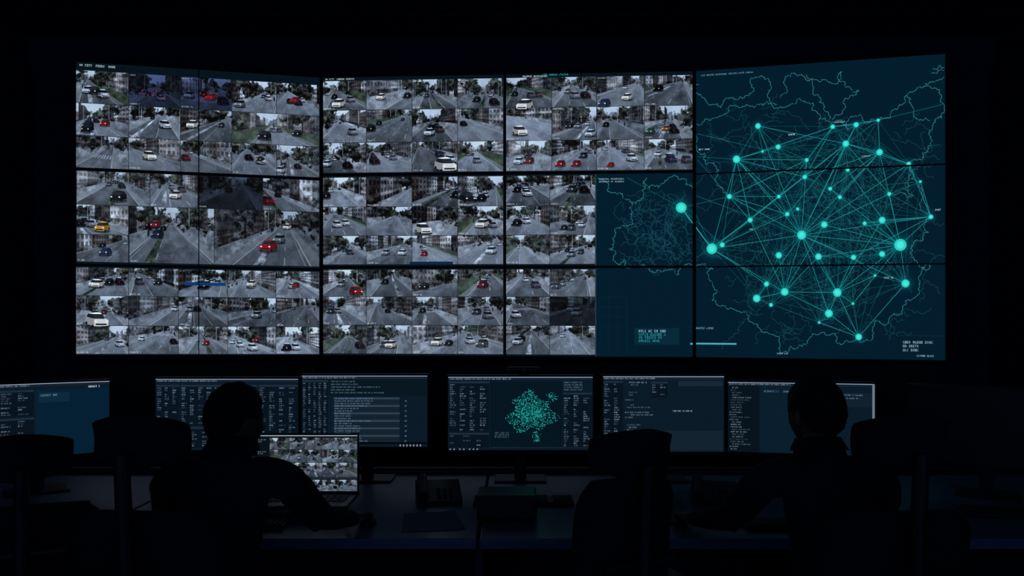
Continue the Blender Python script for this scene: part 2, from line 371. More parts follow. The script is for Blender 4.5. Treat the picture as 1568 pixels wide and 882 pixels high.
PR.txt(1066, 501, 'ROUTES LINKS', 1.8, (.5, .7, .75)); A = PR.m(1066, 525); B = PR.m(1128, 528); rect(PR.a, A[0], A[1], B[0], B[1], (.30, .66, .70))
A = PM.m(1057, 525); B = PM.m(1062, 528); rect(PM.a, A[0], A[1], B[0], B[1], (.30, .66, .70))
A = PM.m(971, 502); B = PM.m(1040, 528); rect(PM.a, A[0], A[1], B[0], B[1], (.03, .16, .22))
for i in range(4): PM.txt(978, 505 + i * 5, words(15 - i, R), 2.2, (.18, .6, .64) if i else (.6, .75, .8))
PM.txt(917, 273, 'REGIONAL MONITORING', 1.5, (.7, .85, .88)); PM.txt(917, 277, 'DISTRICT OF ROUTING', 1.5, (.7, .85, .88))
L = PM.layer()
for y in (455, 470, 485, 500): PM.line(L, (918, y), (960, y), .4, .15)
for x in (918, 932, 946, 960): PM.line(L, (x, 455), (x, 545), .4, .15)
PM.comp(L, (.2, .5, .55))

# desktop monitor displays ---------------------------------------------------------------
def ui(kind, W=900, H=460):
    a = np.empty((H, W, 3), np.float32); a[:] = (.045, .105, .155)
    r = np.random.RandomState(sum(map(ord, kind)))
    rect(a, 0, 0, W, 6, (.60, .66, .74)); rect(a, 0, 6, W, 22, (.08, .13, .18))
    text(a, 10, 10, words(60, r), 1.6, (.62, .68, .74), .8)
    tc = np.array((.42, .51, .59))
    def table(x0, y0, x1, y1, ncol, dens=.8):
        rect(a, x0, y0, x1, y1, (.03, .08, .12)); rect(a, x0, y0, x1, y0 + 11, (.12, .18, .24))
        cw = (x1 - x0) / ncol; y = y0 + 16
        while y < y1 - 12:
            for c in range(ncol):
                if r.rand() < dens: text(a, x0 + c * cw + 6, y, words(max(2, int(min(r.uniform(.3, .8) * cw, cw - 14) / 7)), r), 1.6, tc * r.uniform(.6, 1.25), .9)
            y += 14
    if kind == 'table':
        table(6, 40, 150, 300, 3); table(160, 40, 420, 300, 5); table(430, 40, 640, 300, 3); table(650, 40, 895, 440, 4)
        table(6, 310, 640, 440, 9, .6)
    elif kind == 'list':
        table(6, 30, 190, 450, 5); rect(a, 195, 26, 895, 130, (.035, .09, .13))
        for i in range(5): text(a, 210, 34 + i * 18, words(r.randint(20, 60), r), 1.6, tc, .8)
        for i in range(18):
            y = 140 + i * 16; rect(a, 230, y, 700, y + 13, (.09, .14, .19) if i % 3 else (.18, .25, .31))
            text(a, 236, y + 3, words(r.randint(15, 46), r), 1.6, tc, .9)
            if i % 2: text(a, 736, y + 2, words(2, r), 2, tc, .9)
        rect(a, 195, 425, 895, 440, (.02, .04, .06)); text(a, 700, 440, 'O O O O O O O', 3, (.7, .75, .8))
    elif kind == 'map':
        table(6, 30, 255, 340, 4, .8); table(6, 350, 255, 440, 3, .5); table(715, 100, 895, 440, 3, .8)
        for i in range(4): text(a, 720, 32 + i * 15, words(18, r), 1.6, tc, .8)
        rect(a, 262, 30, 708, 440, (.025, .085, .13))
        pts = []
        while len(pts) < 1000:
            x, y = r.uniform(330, 700), r.uniform(70, 385)
            cx, cy = (x - 515) / 175, (y - 225) / 145
            th = math.atan2(cy, cx); rad = .82 + .14 * math.sin(3 * th + .6) + .1 * math.sin(7 * th)
            if math.hypot(cx, cy) < rad and r.rand() < 1.25 - .8 * math.hypot(cx, cy): pts.append((x, y))
        pts += [(r.normal(550, 12), r.uniform(340, 405)) for _ in range(60)] + [(r.normal(650, 16), r.normal(125, 14)) for _ in range(50)]
        PP = Panel(0, 300, 1, 1, 0, 0, 153.3, 153.3, NAVY); Lr = np.zeros((H, W), np.float32)
        PP.H, PP.W = H, W
        for i in range(1500):
            p = pts[r.randint(1000)]; q = pts[r.randint(1000)]
            if math.dist(p, q) < 60: PP.line(Lr, (p[0] / 3, p[1] / 3), (q[0] / 3, q[1] / 3), .4, .5)
        a = a * (1 - Lr[..., None]) + np.array((.08, .55, .52)) * Lr[..., None]
        for p in pts: ell(a, p[0], p[1], 2.6, 2.6, (.15, .82, .75), r.uniform(.4, 1))
        for i in range(3): text(a, 290, 345 + i * 13, words(14, r), 1.6, tc, .7)
        rect(a, 262, 440, W, 441, (.2, .3, .35)); text(a, 10, 446, 'O O  O O  O O O', 3, (.6, .7, .75))
    elif kind == 'code':
        table(6, 30, 150, 450, 2, .9)
        for i in range(26):
            y = 34 + i * 15; x = 165 + r.randint(0, 4) * 14
            if r.rand() < .7: text(a, x, y, words(r.randint(4, 30), r), 1.6, tc * r.uniform(.7, 1.2), .9)
        table(360, 34, 480, 130, 2); rect(a, 560, 30, 890, 60, (.1, .16, .21)); rect(a, 300, 330, 890, 448, (.08, .14, .19))
        text(a, 520, 205, words(20, r), 1.8, (.55, .65, .7))
    elif kind == 'editor':
        rect(a, 0, 26, 200, 460, (.03, .08, .115))
        for i in range(26): text(a, 12 + 8 * r.randint(3), 34 + i * 16, words(r.randint(5, 20), r), 1.6, tc * r.uniform(.6, 1.2), .9)
        rect(a, 205, 26, 700, 450, (.04, .12, .175))
        for i in range(3): rect(a, 225 + 120 * i, 50, 320 + 120 * i, 66, (.12, .2, .27)); text(a, 230 + 120 * i, 54, words(9, r), 1.6, tc)
        rect(a, 705, 60, 895, 150, (.07, .13, .18)); text(a, 712, 70, words(18, r), 1.6, tc); text(a, 712, 90, words(14, r), 1.6, tc)
        rect(a, 884, 0, 900, 300, (.42, .49, .56))
    elif kind == 'side':
        table(120, 40, 420, 200, 3, .8); table(120, 210, 420, 440, 3, .7)
        for i in range(12): text(a, 20, 40 + i * 22, words(9, r), 2.4, (.18, .42, .62), .8)
        rect(a, 430, 40, 890, 450, (.02, .13, .20)); text(a, 760, 26, 'AUGUST 2', 2.4, (.8, .9, .95))
        for i in range(8): text(a, 140, 300 + i * 14, words(18, r), 1.8, (.65, .5, .2), .6)
        rect(a, 450, 60, 640, 120, (.05, .17, .24)); text(a, 460, 70, words(12, r), 2.4, tc)
    elif kind == 'feeds':
        a[:] = (.04, .07, .10); cols = [0, 150, 320, 470, 600, 740, 900]; rws = [22, 120, 225, 345, 365, 460]
        for i in range(6):
            for j in range(5):
                w_ = cols[i + 1] - cols[i] - 3; h_ = rws[j + 1] - rws[j] - 3
                if j == 3: continue
                if i == 0:
                    text(a, 6, rws[j] + 10, words(16, r), 1.8, tc); text(a, 6, rws[j] + 26, words(12, r), 1.8, tc); continue
                a[rws[j]:rws[j] + h_, cols[i]:cols[i] + w_] = feed(w_, h_, r) * .9
        rect(a, 0, 345, 900, 361, (.12, .16, .2)); rect(a, 0, 0, 900, 8, (.6, .65, .7))
    return np.clip(a, 0, 1)

def to_image(name, a):
    h, w = a.shape[:2]
    im = bpy.data.images.new(name, w, h, alpha=False)
    buf = np.ones((h, w, 4), np.float32); buf[..., :3] = np.clip(a[::-1], 0, 1)
    im.pixels.foreach_set(buf.ravel()); im.update(); im.pack()
    return im

# ------------------------------------------------------------------ materials
def mat(name, c, rough=.6, metal=0, spec=.3, noise=.25, nscale=30, bump=0.0):
    m = bpy.data.materials.new(name); m.use_nodes = True; nt = m.node_tree; b = nt.nodes['Principled BSDF']
    tc = nt.nodes.new('ShaderNodeTexCoord'); n = nt.nodes.new('ShaderNodeTexNoise'); n.inputs['Scale'].default_value = nscale; n.inputs['Detail'].default_value = 4
    nt.links.new(tc.outputs['Object'], n.inputs['Vector'])
    r = nt.nodes.new('ShaderNodeValToRGB'); r.color_ramp.elements[0].position = .3; r.color_ramp.elements[1].position = .7
    r.color_ramp.elements[0].color = (*[v * (1 - noise) for v in c], 1); r.color_ramp.elements[1].color = (*[min(1, v * (1 + noise)) for v in c], 1)
    nt.links.new(n.outputs['Fac'], r.inputs['Fac']); nt.links.new(r.outputs['Color'], b.inputs['Base Color'])
    b.inputs['Roughness'].default_value = rough; b.inputs['Metallic'].default_value = metal; b.inputs['Specular IOR Level'].default_value = spec
    if bump:
        bp = nt.nodes.new('ShaderNodeBump'); bp.inputs['Strength'].default_value = bump; bp.inputs['Distance'].default_value = .01
        nt.links.new(n.outputs['Fac'], bp.inputs['Height']); nt.links.new(bp.outputs['Normal'], b.inputs['Normal'])
    return m
def screen_mat(name, im, st=1.0):
    m = bpy.data.materials.new(name); m.use_nodes = True; nt = m.node_tree; b = nt.nodes['Principled BSDF']
    t = nt.nodes.new('ShaderNodeTexImage'); t.image = im; t.extension = 'EXTEND'
    nt.links.new(t.outputs['Color'], b.inputs['Emission Color']); b.inputs['Emission Strength'].default_value = st
    b.inputs['Base Color'].default_value = (.004, .004, .005, 1); b.inputs['Roughness'].default_value = .45; b.inputs['Specular IOR Level'].default_value = .1
    return m
M_wall = mat('wall_paint', (.040, .062, .125), .9, noise=.12, nscale=8)
M_ceil = mat('ceiling_tile', (.050, .072, .130), .95, noise=.15, nscale=60)
M_floor = mat('floor_carpet', (.03, .04, .065), .95, noise=.4, nscale=120, bump=.3)
M_trim = mat('trim_metal', (.03, .045, .08), .5, .3)
M_frame = mat('black_housing', (.008, .011, .018), .5)
M_desk = mat('desk_laminate', (.085, .135, .24), .38, spec=.35, noise=.10, nscale=14)
M_desk2 = mat('desk_panel', (.03, .04, .065), .7)
M_plas = mat('black_plastic', (.012, .015, .022), .42)
M_key = mat('key_plastic', (.03, .036, .05), .6)
M_fab = mat('chair_fabric', (.010, .013, .021), .95, noise=.35, nscale=220, bump=.4)
M_met = mat('dark_metal', (.05, .055, .06), .4, .8)
M_shirt = mat('shirt_cloth', (.014, .018, .032), .95, noise=.3, nscale=40, bump=.2)
M_trou = mat('trouser_cloth', (.012, .014, .02), .95, nscale=60)
M_skin = mat('skin', (.10, .07, .06), .6, noise=.08)
M_hair = mat('hair', (.010, .009, .010), .8, noise=.5, nscale=150, bump=.5)
M_eye = mat('eye_white', (.4, .4, .4), .2, noise=.02)
M_shoe = mat('shoe_leather', (.01, .01, .01), .4)
M_paper = mat('paper', (.12, .15, .21), .9, noise=.05)

# ------------------------------------------------------------------ mesh helpers
def obj(name, me, parent=None, mats=()):
    o = bpy.data.objects.new(name, me); col.objects.link(o)
    for m in mats: me.materials.append(m)
    if parent: o.parent = parent
    return o
def empty(name, loc=(0, 0, 0), yaw=0):
    e = bpy.data.objects.new(name, None); e.empty_display_size = .1; e.location = loc; e.rotation_euler = (0, 0, yaw); col.objects.link(e); return e
def smooth(me):
    for p in me.polygons: p.use_smooth = True
def bbox_bm(bm, c, s, bev=0.0, seg=3, mi=0, rot=None):
    t = bmesh.new(); bmesh.ops.create_cube(t, size=1)
    bmesh.ops.scale(t, vec=s, verts=t.verts)
    if bev: bmesh.ops.bevel(t, geom=list(t.edges), offset=bev, segments=seg, affect='EDGES', profile=.5)
    if rot: bmesh.ops.transform(t, matrix=rot.to_matrix().to_4x4(), verts=t.verts)
    bmesh.ops.translate(t, vec=c, verts=t.verts)
    tm = bpy.data.meshes.new('t'); t.to_mesh(tm); t.free(); bm.from_mesh(tm); bpy.data.meshes.remove(tm)
def cyl_bm(bm, p, q, r0, r1=None, seg=16, mi=0):
    r1 = r0 if r1 is None else r1; p = Vector(p); q = Vector(q); d = q - p
    t = bmesh.new(); bmesh.ops.create_cone(t, cap_ends=True, segments=seg, radius1=r0, radius2=r1, depth=d.length)
    M = Matrix.Translation((p + q) / 2) @ d.to_track_quat('Z', 'Y').to_matrix().to_4x4()
    bmesh.ops.transform(t, matrix=M, verts=t.verts)
    tm = bpy.data.meshes.new('t'); t.to_mesh(tm); t.free(); bm.from_mesh(tm); bpy.data.meshes.remove(tm)
def done(bm, name, parent, mats, sm=False):
    me = bpy.data.meshes.new(name); bm.to_mesh(me); bm.free()
    if sm: smooth(me)
    return obj(name, me, parent, mats)
def box(name, c, s, m, parent=None, bev=0.0, rot=None):
    bm = bmesh.new(); bbox_bm(bm, c, s, bev, 2, 0, rot); return done(bm, name, parent, [m])
def quad(name, pts, m, parent=None, uv=True):
    me = bpy.data.meshes.new(name); me.from_pydata([tuple(p) for p in pts], [], [(0, 1, 2, 3)])
    l = me.uv_layers.new(name='UVMap')
    for i, c in enumerate(((0, 0), (1, 0), (1, 1), (0, 1))): l.data[i].uv = c
    return obj(name, me, parent, [m])

# ------------------------------------------------------------------ room shell (wall behind the viewer left out to let the world fill in)
box('floor', (0, 2.7, -.05), (8.4, 8.6, .1), M_floor)
box('wall_back', (0, 6.85, 1.98), (8.4, .1, 3.96), M_wall)
box('wall_left', (-4.15, 2.7, 1.98), (.1, 8.4, 3.96), M_wall)
box('wall_right', (4.15, 2.7, 1.98), (.1, 8.4, 3.96), M_wall)
box('ceiling', (0, 2.7, 4.01), (8.4, 8.6, .1), M_ceil)
box('baseboard_back', (0, 6.785, .06), (8.1, .03, .12), M_trim)
box('baseboard_left', (-4.085, 2.7, .06), (.03, 8.1, .12), M_trim)
box('baseboard_right', (4.085, 2.7, .06), (.03, 8.1, .12), M_trim)
bm = bmesh.new()
for i in range(-3, 4): bbox_bm(bm, (i * 1.2, 2.65, 3.955), (.03, 8.2, .015))
for j in range(-1, 6): bbox_bm(bm, (0, j * 1.2 + .35, 3.951), (8.1, .03, .02))
done(bm, 'trim_ceiling_grid', None, [M_trim])
bm = bmesh.new()
for sx in (-1, 1):
    for j in range(6): bbox_bm(bm, (sx * 4.07, .0 + j * 1.25, 2.0), (.05, 1.19, 3.4), .01, 1)
done(bm, 'trim_acoustic_panels', None, [M_wall])

# ------------------------------------------------------------------ video wall
VW = empty('video_wall')
C = [(-3.113, 5.715, 1.291, 3.391), (-1.436, 6.049, 1.279, 3.379), (1.334, 5.870, 1.271, 3.371), (2.963, 5.472, 1.264, 3.364)]
def section(i, pn, nm, vs, hb, vt):
    a, b = C[i], C[i + 1]
    A = Vector((a[0], a[1], 0)); B = Vector((b[0], b[1], 0)); d = (B - A).normalized(); n = Vector((d.y, -d.x, 0))
    g = .007
    A2 = A + d * g; B2 = B - d * g
    quad('display_' + nm, [(A2.x, A2.y, a[2]), (B2.x, B2.y, b[2]), (B2.x, B2.y, b[3]), (A2.x, A2.y, a[3])], screen_mat('display_' + nm, to_image('display_' + nm, pn.a), 1.0), VW)
    ang = math.atan2(d.y, d.x); L = (B - A).length; rot = Euler((0, 0, ang))
    bm = bmesh.new(); mid = (A + B) / 2
    zc = (a[2] + a[3] + b[2] + b[3]) / 4
    c = mid - n * .075; bbox_bm(bm, (c.x, c.y, zc), (L + .02, .14, 2.15), .008, 2, 0, rot)
    c = mid - n * .14; bbox_bm(bm, (c.x, c.y, .62), (L - .1, .24, 1.24), 0, 1, 0, rot)
    def P3(u, v, off=.003):
        zt = a[3] + (b[3] - a[3]) * u; zb = a[2] + (b[2] - a[2]) * u
        q = A + (B - A) * u + n * off
        return Vector((q.x, q.y, zt + (zb - zt) * v))
    def strip(p, q, w):
        dd = (q - p); ln = dd.length; cc = (p + q) / 2
        t = bmesh.new(); bmesh.ops.create_cube(t, size=1); bmesh.ops.scale(t, vec=(ln, .006, w), verts=t.verts)
        X = dd.normalized(); Y = -n; Z = X.cross(Y).normalized()
        Mx = Matrix((X, Y, Z)).transposed().to_4x4(); Mx.translation = cc
        bmesh.ops.transform(t, matrix=Mx, verts=t.verts)
        tm = bpy.data.meshes.new('t'); t.to_mesh(tm); t.free(); bm.from_mesh(tm); bpy.data.meshes.remove(tm)
    for v in hb: strip(P3(0, v), P3(1, v), vt[0])
    for u, w in vs: strip(P3(u, 0), P3(u, 1), w)
    strip(P3(0, 0), P3(1, 0), .012); strip(P3(0, 1), P3(1, 1), .012)
    strip(P3(.003, 0), P3(.003, 1), .012); strip(P3(.997, 0), P3(.997, 1), .012)
    done(bm, 'housing_' + nm, VW, [M_frame])
tL = PL.m(304, 0)[0] / PL.W; tM = PM.m(773, 0)[0] / PM.W
section(0, PL, 'left_wing', [(tL, .006)], (.366, .691), (.018,))
section(1, PM, 'centre', [(tM, .016)], (.352, .683), (.018,))
section(2, PR, 'right_wing', [], (.361, .684), (.010,))

# ------------------------------------------------------------------ control desk
D = empty('control_desk')
bm = bmesh.new()
segs = [(-3.0, -1.62), (-1.61, -.13), (-.12, 1.33), (1.34, 2.95)]
for x0, x1 in segs:
    bbox_bm(bm, ((x0 + x1) / 2, 3.62, .70), (x1 - x0, 1.34, .04), .006, 2, 0)
done(bm, 'tabletop', D, [M_desk])
bm = bmesh.new()
for x in (-2.98, -1.615, -.125, 1.335, 2.93): bbox_bm(bm, (x, 3.66, .34), (.03, 1.16, .68))
bbox_bm(bm, (0, 4.18, .36), (5.9, .03, .62))
done(bm, 'side_panels', D, [M_desk2])
bm = bmesh.new(); bbox_bm(bm, (0, 4.27, .735), (5.7, .05, .03), .004, 1)
done(bm, 'cable_rail', D, [M_desk2])

# ------------------------------------------------------------------ monitors
def monitor(xl, yl, xr, yr, zb, zt, kind, name='desktop_monitor', st=.95):
    A = Vector((xl, yl, 0)); B = Vector((xr, yr, 0)); d = (B - A).normalized(); yaw = math.atan2(d.y, d.x); mid = (A + B) / 2; w = (B - A).length; h = zt - zb
    E_ = empty(name, (mid.x, mid.y, .72), yaw); zc = (zb + zt) / 2 - .72
    bm = bmesh.new()
    bbox_bm(bm, (0, .022, zc), (w + .012, .036, h + .018), .006, 2)
    bbox_bm(bm, (0, .05, zc), (w * .5, .04, h * .6), .012, 2)
    for s in (-1, 1): bbox_bm(bm, (s * (w / 2 + .002), .002, zc), (.007, .012, h + .016))
    for s in (-1, 1): bbox_bm(bm, (0, .002, zc + s * (h / 2 + .003)), (w + .01, .012, .008 if s > 0 else .013))
    done(bm, 'housing', E_, [M_plas])
    bm = bmesh.new(); bbox_bm(bm, (0, .085, zc * .5 + .01), (.06, .025, zc + .02), .006, 2); bbox_bm(bm, (0, .09, .006), (.26, .19, .012), .005, 2)
    done(bm, 'stand', E_, [M_plas])
    if kind:
        m = screen_mat('screen_' + kind, to_image('ui_' + kind, ui(kind)), st)
    else: m = M_plas
    quad('screen', [(-w / 2, 0, zb - .72), (w / 2, 0, zb - .72), (w / 2, 0, zt - .72), (-w / 2, 0, zt - .72)], m, E_)
    return E_
monitor(-2.436, 3.55, -1.953, 3.90, .891, 1.237, 'side')
monitor(-1.776, 4.0, -1.063, 4.0, .882, 1.240, 'table')
monitor(-1.048, 4.0, -.420, 4.0, .898, 1.256, 'list')
monitor(-.319, 4.0, .403, 4.0, .882, 1.250, 'map')
monitor(.452, 4.0, 1.057, 4.0, .872, 1.253, 'code')
monitor(1.074, 4.0, 1.740, 3.85, .875, 1.225, 'editor')
monitor(1.88, 3.80, 2.42, 3.48, .88, 1.22, None)

W = empty('webcam', (.06, 4.0, 1.26)); bm = bmesh.new()
bbox_bm(bm, (0, .01, .022), (.17, .035, .034), .012, 3); bbox_bm(bm, (0, .02, .004), (.05, .05, .012), .003, 1); done(bm, 'body', W, [M_plas])
bm = bmesh.new(); cyl_bm(bm, (0, -.006, .022), (0, -.018, .022), .011, .010, 20); done(bm, 'lens', W, [M_met])

ST = empty('laptop_stand', (-.892, 3.38, .72)); bm = bmesh.new()
bbox_bm(bm, (0, 0, .04), (.40, .26, .008), .003, 1)
for s in (-1, 1): bbox_bm(bm, (s * .17, 0, .018), (.02, .22, .036))
done(bm, 'frame', ST, [M_met])
LP = empty('laptop', (-.892, 3.45, .764)); bm = bmesh.new()
bbox_bm(bm, (0, -.10, .0085), (.46, .27, .015), .005, 2)
kb = bmesh.new()
for r_ in range(5):
    for c_ in range(14): bbox_bm(kb, (-.19 + c_ * .0292, -.04 - r_ * .024, .0175), (.024, .019, .003))
done(kb, 'keys', LP, [M_key]); bbox_bm(bm, (0, -.195, .0165), (.11, .06, .001))
done(bm, 'base', LP, [M_met])
bm = bmesh.new(); bbox_bm(bm, (0, .012, .145), (.466, .008, .262), .003, 2); done(bm, 'lid', LP, [M_plas])
quad('screen', [(-.227, .0068, .026), (.227, .0068, .026), (.227, .0068, .268), (-.227, .0068, .268)], screen_mat('screen_feeds', to_image('ui_feeds', ui('feeds')), .95), LP)

# ------------------------------------------------------------------ desk clutter
def keyboard(x, y, yaw=0):
    K_ = empty('keyboard', (x, y, .72), yaw); bm = bmesh.new(); bbox_bm(bm, (0, 0, .009), (.44, .14, .018), .005, 2); done(bm, 'base', K_, [M_plas])
    bm = bmesh.new()
    for r_ in range(5):
        for c_ in range(20):
            if c_ == 15: continue
            bbox_bm(bm, (-.205 + c_ * .0216, .05 - r_ * .024, .021), (.018, .020, .006), .0015, 1)
    done(bm, 'keys', K_, [M_key])
def mouse(x, y, yaw=0):
    K_ = empty('computer_mouse', (x, y, .72), yaw); bm = bmesh.new(); bmesh.ops.create_uvsphere(bm, u_segments=24, v_segments=16, radius=1)
    for v in bm.verts:
        v.co.z = max(v.co.z, 0); v.co = Vector((v.co.x * .031 * (1 - .12 * v.co.y), v.co.y * .055, v.co.z * .034 * (1 - .2 * v.co.y)))
    done(bm, 'shell', K_, [M_plas], True); bm = bmesh.new(); cyl_bm(bm, (-.004, .03, .025), (.004, .03, .025), .008, seg=16); done(bm, 'wheel', K_, [M_key])
keyboard(-1.10, 3.12, .08); mouse(-.565, 3.16, -.1)
keyboard(1.12, 3.12, -.05); mouse(.655, 3.16, .1)
keyboard(.05, 3.55); mouse(.38, 3.52); keyboard(-2.0, 3.35, .5); keyboard(2.1, 3.3, -.3)
PC = empty('mini_computer', (-.02, 3.30, .72)); bm = bmesh.new(); bbox_bm(bm, (0, 0, .055), (.24, .2, .10), .01, 2)
for i in range(8): bbox_bm(bm, (-.09 + i * .026, -.101, .055), (.006, .004, .06))
for sx in (-1, 1):
    for sy in (-1, 1): cyl_bm(bm, (sx * .1, sy * .08, 0), (sx * .1, sy * .08, .008), .01)
done(bm, 'case', PC, [M_plas])
def phone(x, y, yaw):
    K_ = empty('desk_phone', (x, y, .72), yaw); bm = bmesh.new()
    me = [(-.1, -.1, 0), (.1, -.1, 0), (.1, .1, 0), (-.1, .1, 0), (-.1, -.1, .02), (.1, -.1, .02), (.1, .1, .075), (-.1, .1, .075)]
    vs = [bm.verts.new(p) for p in me]
    for f in ((3, 2, 1, 0), (4, 5, 6, 7), (0, 1, 5, 4), (1, 2, 6, 5), (2, 3, 7, 6), (3, 0, 4, 7)): bm.faces.new([vs[i] for i in f])
    done(bm, 'base', K_, [M_plas]); bm = bmesh.new(); tilt = Euler((.27, 0, 0))
    bbox_bm(bm, (-.07, 0, .075), (.035, .2, .02), .008, 3, 0, tilt); bbox_bm(bm, (-.07, -.08, .045), (.045, .045, .03), .01, 3, 0, tilt); bbox_bm(bm, (-.07, .08, .088), (.045, .045, .03), .01, 3, 0, tilt)
    done(bm, 'handset', K_, [M_plas]); bm = bmesh.new()
    for i in range(3):
        for j in range(4): bbox_bm(bm, (.0 + i * .026, -.07 + j * .024, .031 + j * .0066), (.018, .014, .006), .002, 1, 0, tilt)
    done(bm, 'buttons', K_, [M_key])
phone(-.33, 3.6, .15); phone(.90, 3.58, -.2)
def sheets(x, y, yaw):
    bm = bmesh.new()
    for i in range(3): bbox_bm(bm, (.01 * i, .006 * i, .0008 + i * .0013), (.21, .297, .001), 0, 1, 0, Euler((0, 0, .05 * i)))
    o = done(bm, 'paper_sheets', None, [M_paper]); o.location = (x, y, .7205); o.rotation_euler = (0, 0, yaw)
sheets(-.33, 3.2, .1); sheets(.62, 3.5, -.25)

# ------------------------------------------------------------------ office chairs
def curved(bm, w, z0, z1, y0, curve, lean, th, nx=12, nz_=12, corner=.25):
    fr = []; bk = []
    for j in range(nz_ + 1):
        v = j / nz_
        for i in range(nx + 1):
            u = i / nx * 2 - 1
            e = abs(2 * v - 1); ww = w / 2 * (1 - corner * max(0, (e - .55) / .45) ** 2.2)
            x = u * ww; z = z0 + (z1 - z0) * v - .03 * (u * u) * (1 if v > .5 else -1) * max(0, (e - .5))
            y = y0 + curve * (u * u) - lean * v + .021 * math.sin(v * math.pi)
            pad = th * (1 - .75 * max(abs(u), e) ** 6)
            fr.append(bm.verts.new((x, y + pad, z))); bk.append(bm.verts.new((x, y - pad * .5, z)))
    N = nx + 1
    for j in range(nz_):
        for i in range(nx):
            a = j * N + i
            bm.faces.new((fr[a], fr[a + N], fr[a + N + 1], fr[a + 1])); bm.faces.new((bk[a], bk[a + 1], bk[a + N + 1], bk[a + N]))
    per = [i for i in range(N)] + [j * N + nx for j in range(1, nz_ + 1)] + [nz_ * N + i for i in range(nx - 1, -1, -1)] + [j * N for j in range(nz_ - 1, 0, -1)]
    for k in range(len(per)):
        a, b = per[k], per[(k + 1) % len(per)]; bm.faces.new((fr[a], fr[b], bk[b], bk[a]))
def chair(x, y, yaw, top=1.25, back_top=1.03, arms=True, bw=.46):
    E_ = empty('office_chair', (x, y, 0), yaw)
    bm = bmesh.new()
    for k in range(5):
        a = k * 2 * math.pi / 5 + .3; p = (.29 * math.cos(a), .29 * math.sin(a), .085)
        cyl_bm(bm, (0, 0, .11), p, .03, .016, 10); cyl_bm(bm, (p[0], p[1], .09), (p[0], p[1], .05), .009, seg=8)
        t = Vector((-math.sin(a), math.cos(a), 0)) * .012
        for s in (-1, 1): cyl_bm(bm, Vector((p[0], p[1], .028)) + t * s * 1.7, Vector((p[0], p[1], .028)) + t * s * .5, .028, seg=18)
    cyl_bm(bm, (0, 0, .09), (0, 0, .26), .032); cyl_bm(bm, (0, 0, .26), (0, 0, .41), .018); bbox_bm(bm, (0, 0, .415), (.2, .26, .05), .01, 2)
    done(bm, 'base', E_, [M_plas])
    bm = bmesh.new()
    bbox_bm(bm, (0, .02, .462), (.49, .48, .075), .034, 4)
    for v in bm.verts:
        if v.co.y > .15: v.co.z -= (v.co.y - .15) * .12
    done(bm, 'seat', E_, [M_fab], True)
    bm = bmesh.new(); curved(bm, bw, .56, back_top, -.27, .055, .05, .028); bmesh.ops.recalc_face_normals(bm, faces=bm.faces); done(bm, 'backrest', E_, [M_fab], True)
    bm = bmesh.new()
    sp = [(0, -.10, .42), (0, -.26, .44), (0, -.33, .52), (0, -.345, .75), (0, -.355, .95)]
    if top: sp += [(0, -.37, top - .10)]
    for p, q in zip(sp[:-1], sp[1:]): cyl_bm(bm, p, q, .022, .020, 12)
    cyl_bm(bm, (-.12, -.325, .80), (.12, -.325, .80), .014); done(bm, 'spine', E_, [M_plas])
    if top:
        bm = bmesh.new(); curved(bm, .28, top - .15, top, -.335, .05, .01, .028, corner=.35); bmesh.ops.recalc_face_normals(bm, faces=bm.faces); done(bm, 'headrest', E_, [M_fab], True)
    if arms:
        bm = bmesh.new()
        for s in (-1, 1):
            cyl_bm(bm, (s * .20, 0, .43), (s * .30, 0, .44), .016); cyl_bm(bm, (s * .30, 0, .43), (s * .30, -.01, .64), .016); bbox_bm(bm, (s * .295, .02, .65), (.075, .24, .028), .012, 3)
        done(bm, 'armrests', E_, [M_plas])
    return E_
chair(-1.00, 2.50, -.10, 1.262, 1.00)
chair(1.05, 2.50, .10, 1.262, 1.00)
chair(.25, 2.66, .40, 1.20, 1.06, True, .34)
chair(-1.66, 2.75, .50, 1.17, .95, False)

# ------------------------------------------------------------------ people
def skin(verts, edges, radii, sub=2):
    me = bpy.data.meshes.new('sk'); me.from_pydata(verts, edges, []); o = bpy.data.objects.new('sk', me); col.objects.link(o)
    m = o.modifiers.new('Skin', 'SKIN'); m.use_smooth_shade = True; m.branch_smoothing = .5
    sv = me.skin_vertices[0].data
    for i, r in enumerate(radii): sv[i].radius = (r, r)
    for i in range(len(radii)): sv[i].use_root = (i == 0)
    s = o.modifiers.new('Sub', 'SUBSURF'); s.levels = sub; s.render_levels = sub
    dg = bpy.context.evaluated_depsgraph_get(); dg.update()
    out = bpy.data.meshes.new_from_object(o.evaluated_get(dg)); bpy.data.objects.remove(o); return out
def head_pt(d):
    x, y, z = d
    X = x * .076; Y = y * .096; Z = z * .116
    if z < 0:
        X *= 1 - .30 * (-z) ** 1.6
        if y < 0: Y *= 1 - .40 * (-z) ** 1.3
        else: Y *= 1 - .04 * (-z)
    else:
        X *= 1 + .04 * z
        if y < 0: Y *= 1.04
    if y > 0:
        g = lambda cx, cz, sx, sz: math.exp(-((x - cx) / sx) ** 2 - ((z - cz) / sz) ** 2)
        Y += .024 * g(0, -.22, .14, .12) + .012 * g(0, -.02, .09, .18) + .005 * g(0, .2, .5, .12) - .010 * (g(.36, .04, .17, .12) + g(-.36, .04, .17, .12))
        Y += .008 * g(0, -.47, .22, .05) + .007 * g(0, -.57, .2, .05) - .007 * g(0, -.52, .25, .03) + .014 * g(0, -.82, .3, .18) + .004 * (g(.5, -.2, .2, .2) + g(-.5, -.2, .2, .2))
    return Vector((X, Y, Z))
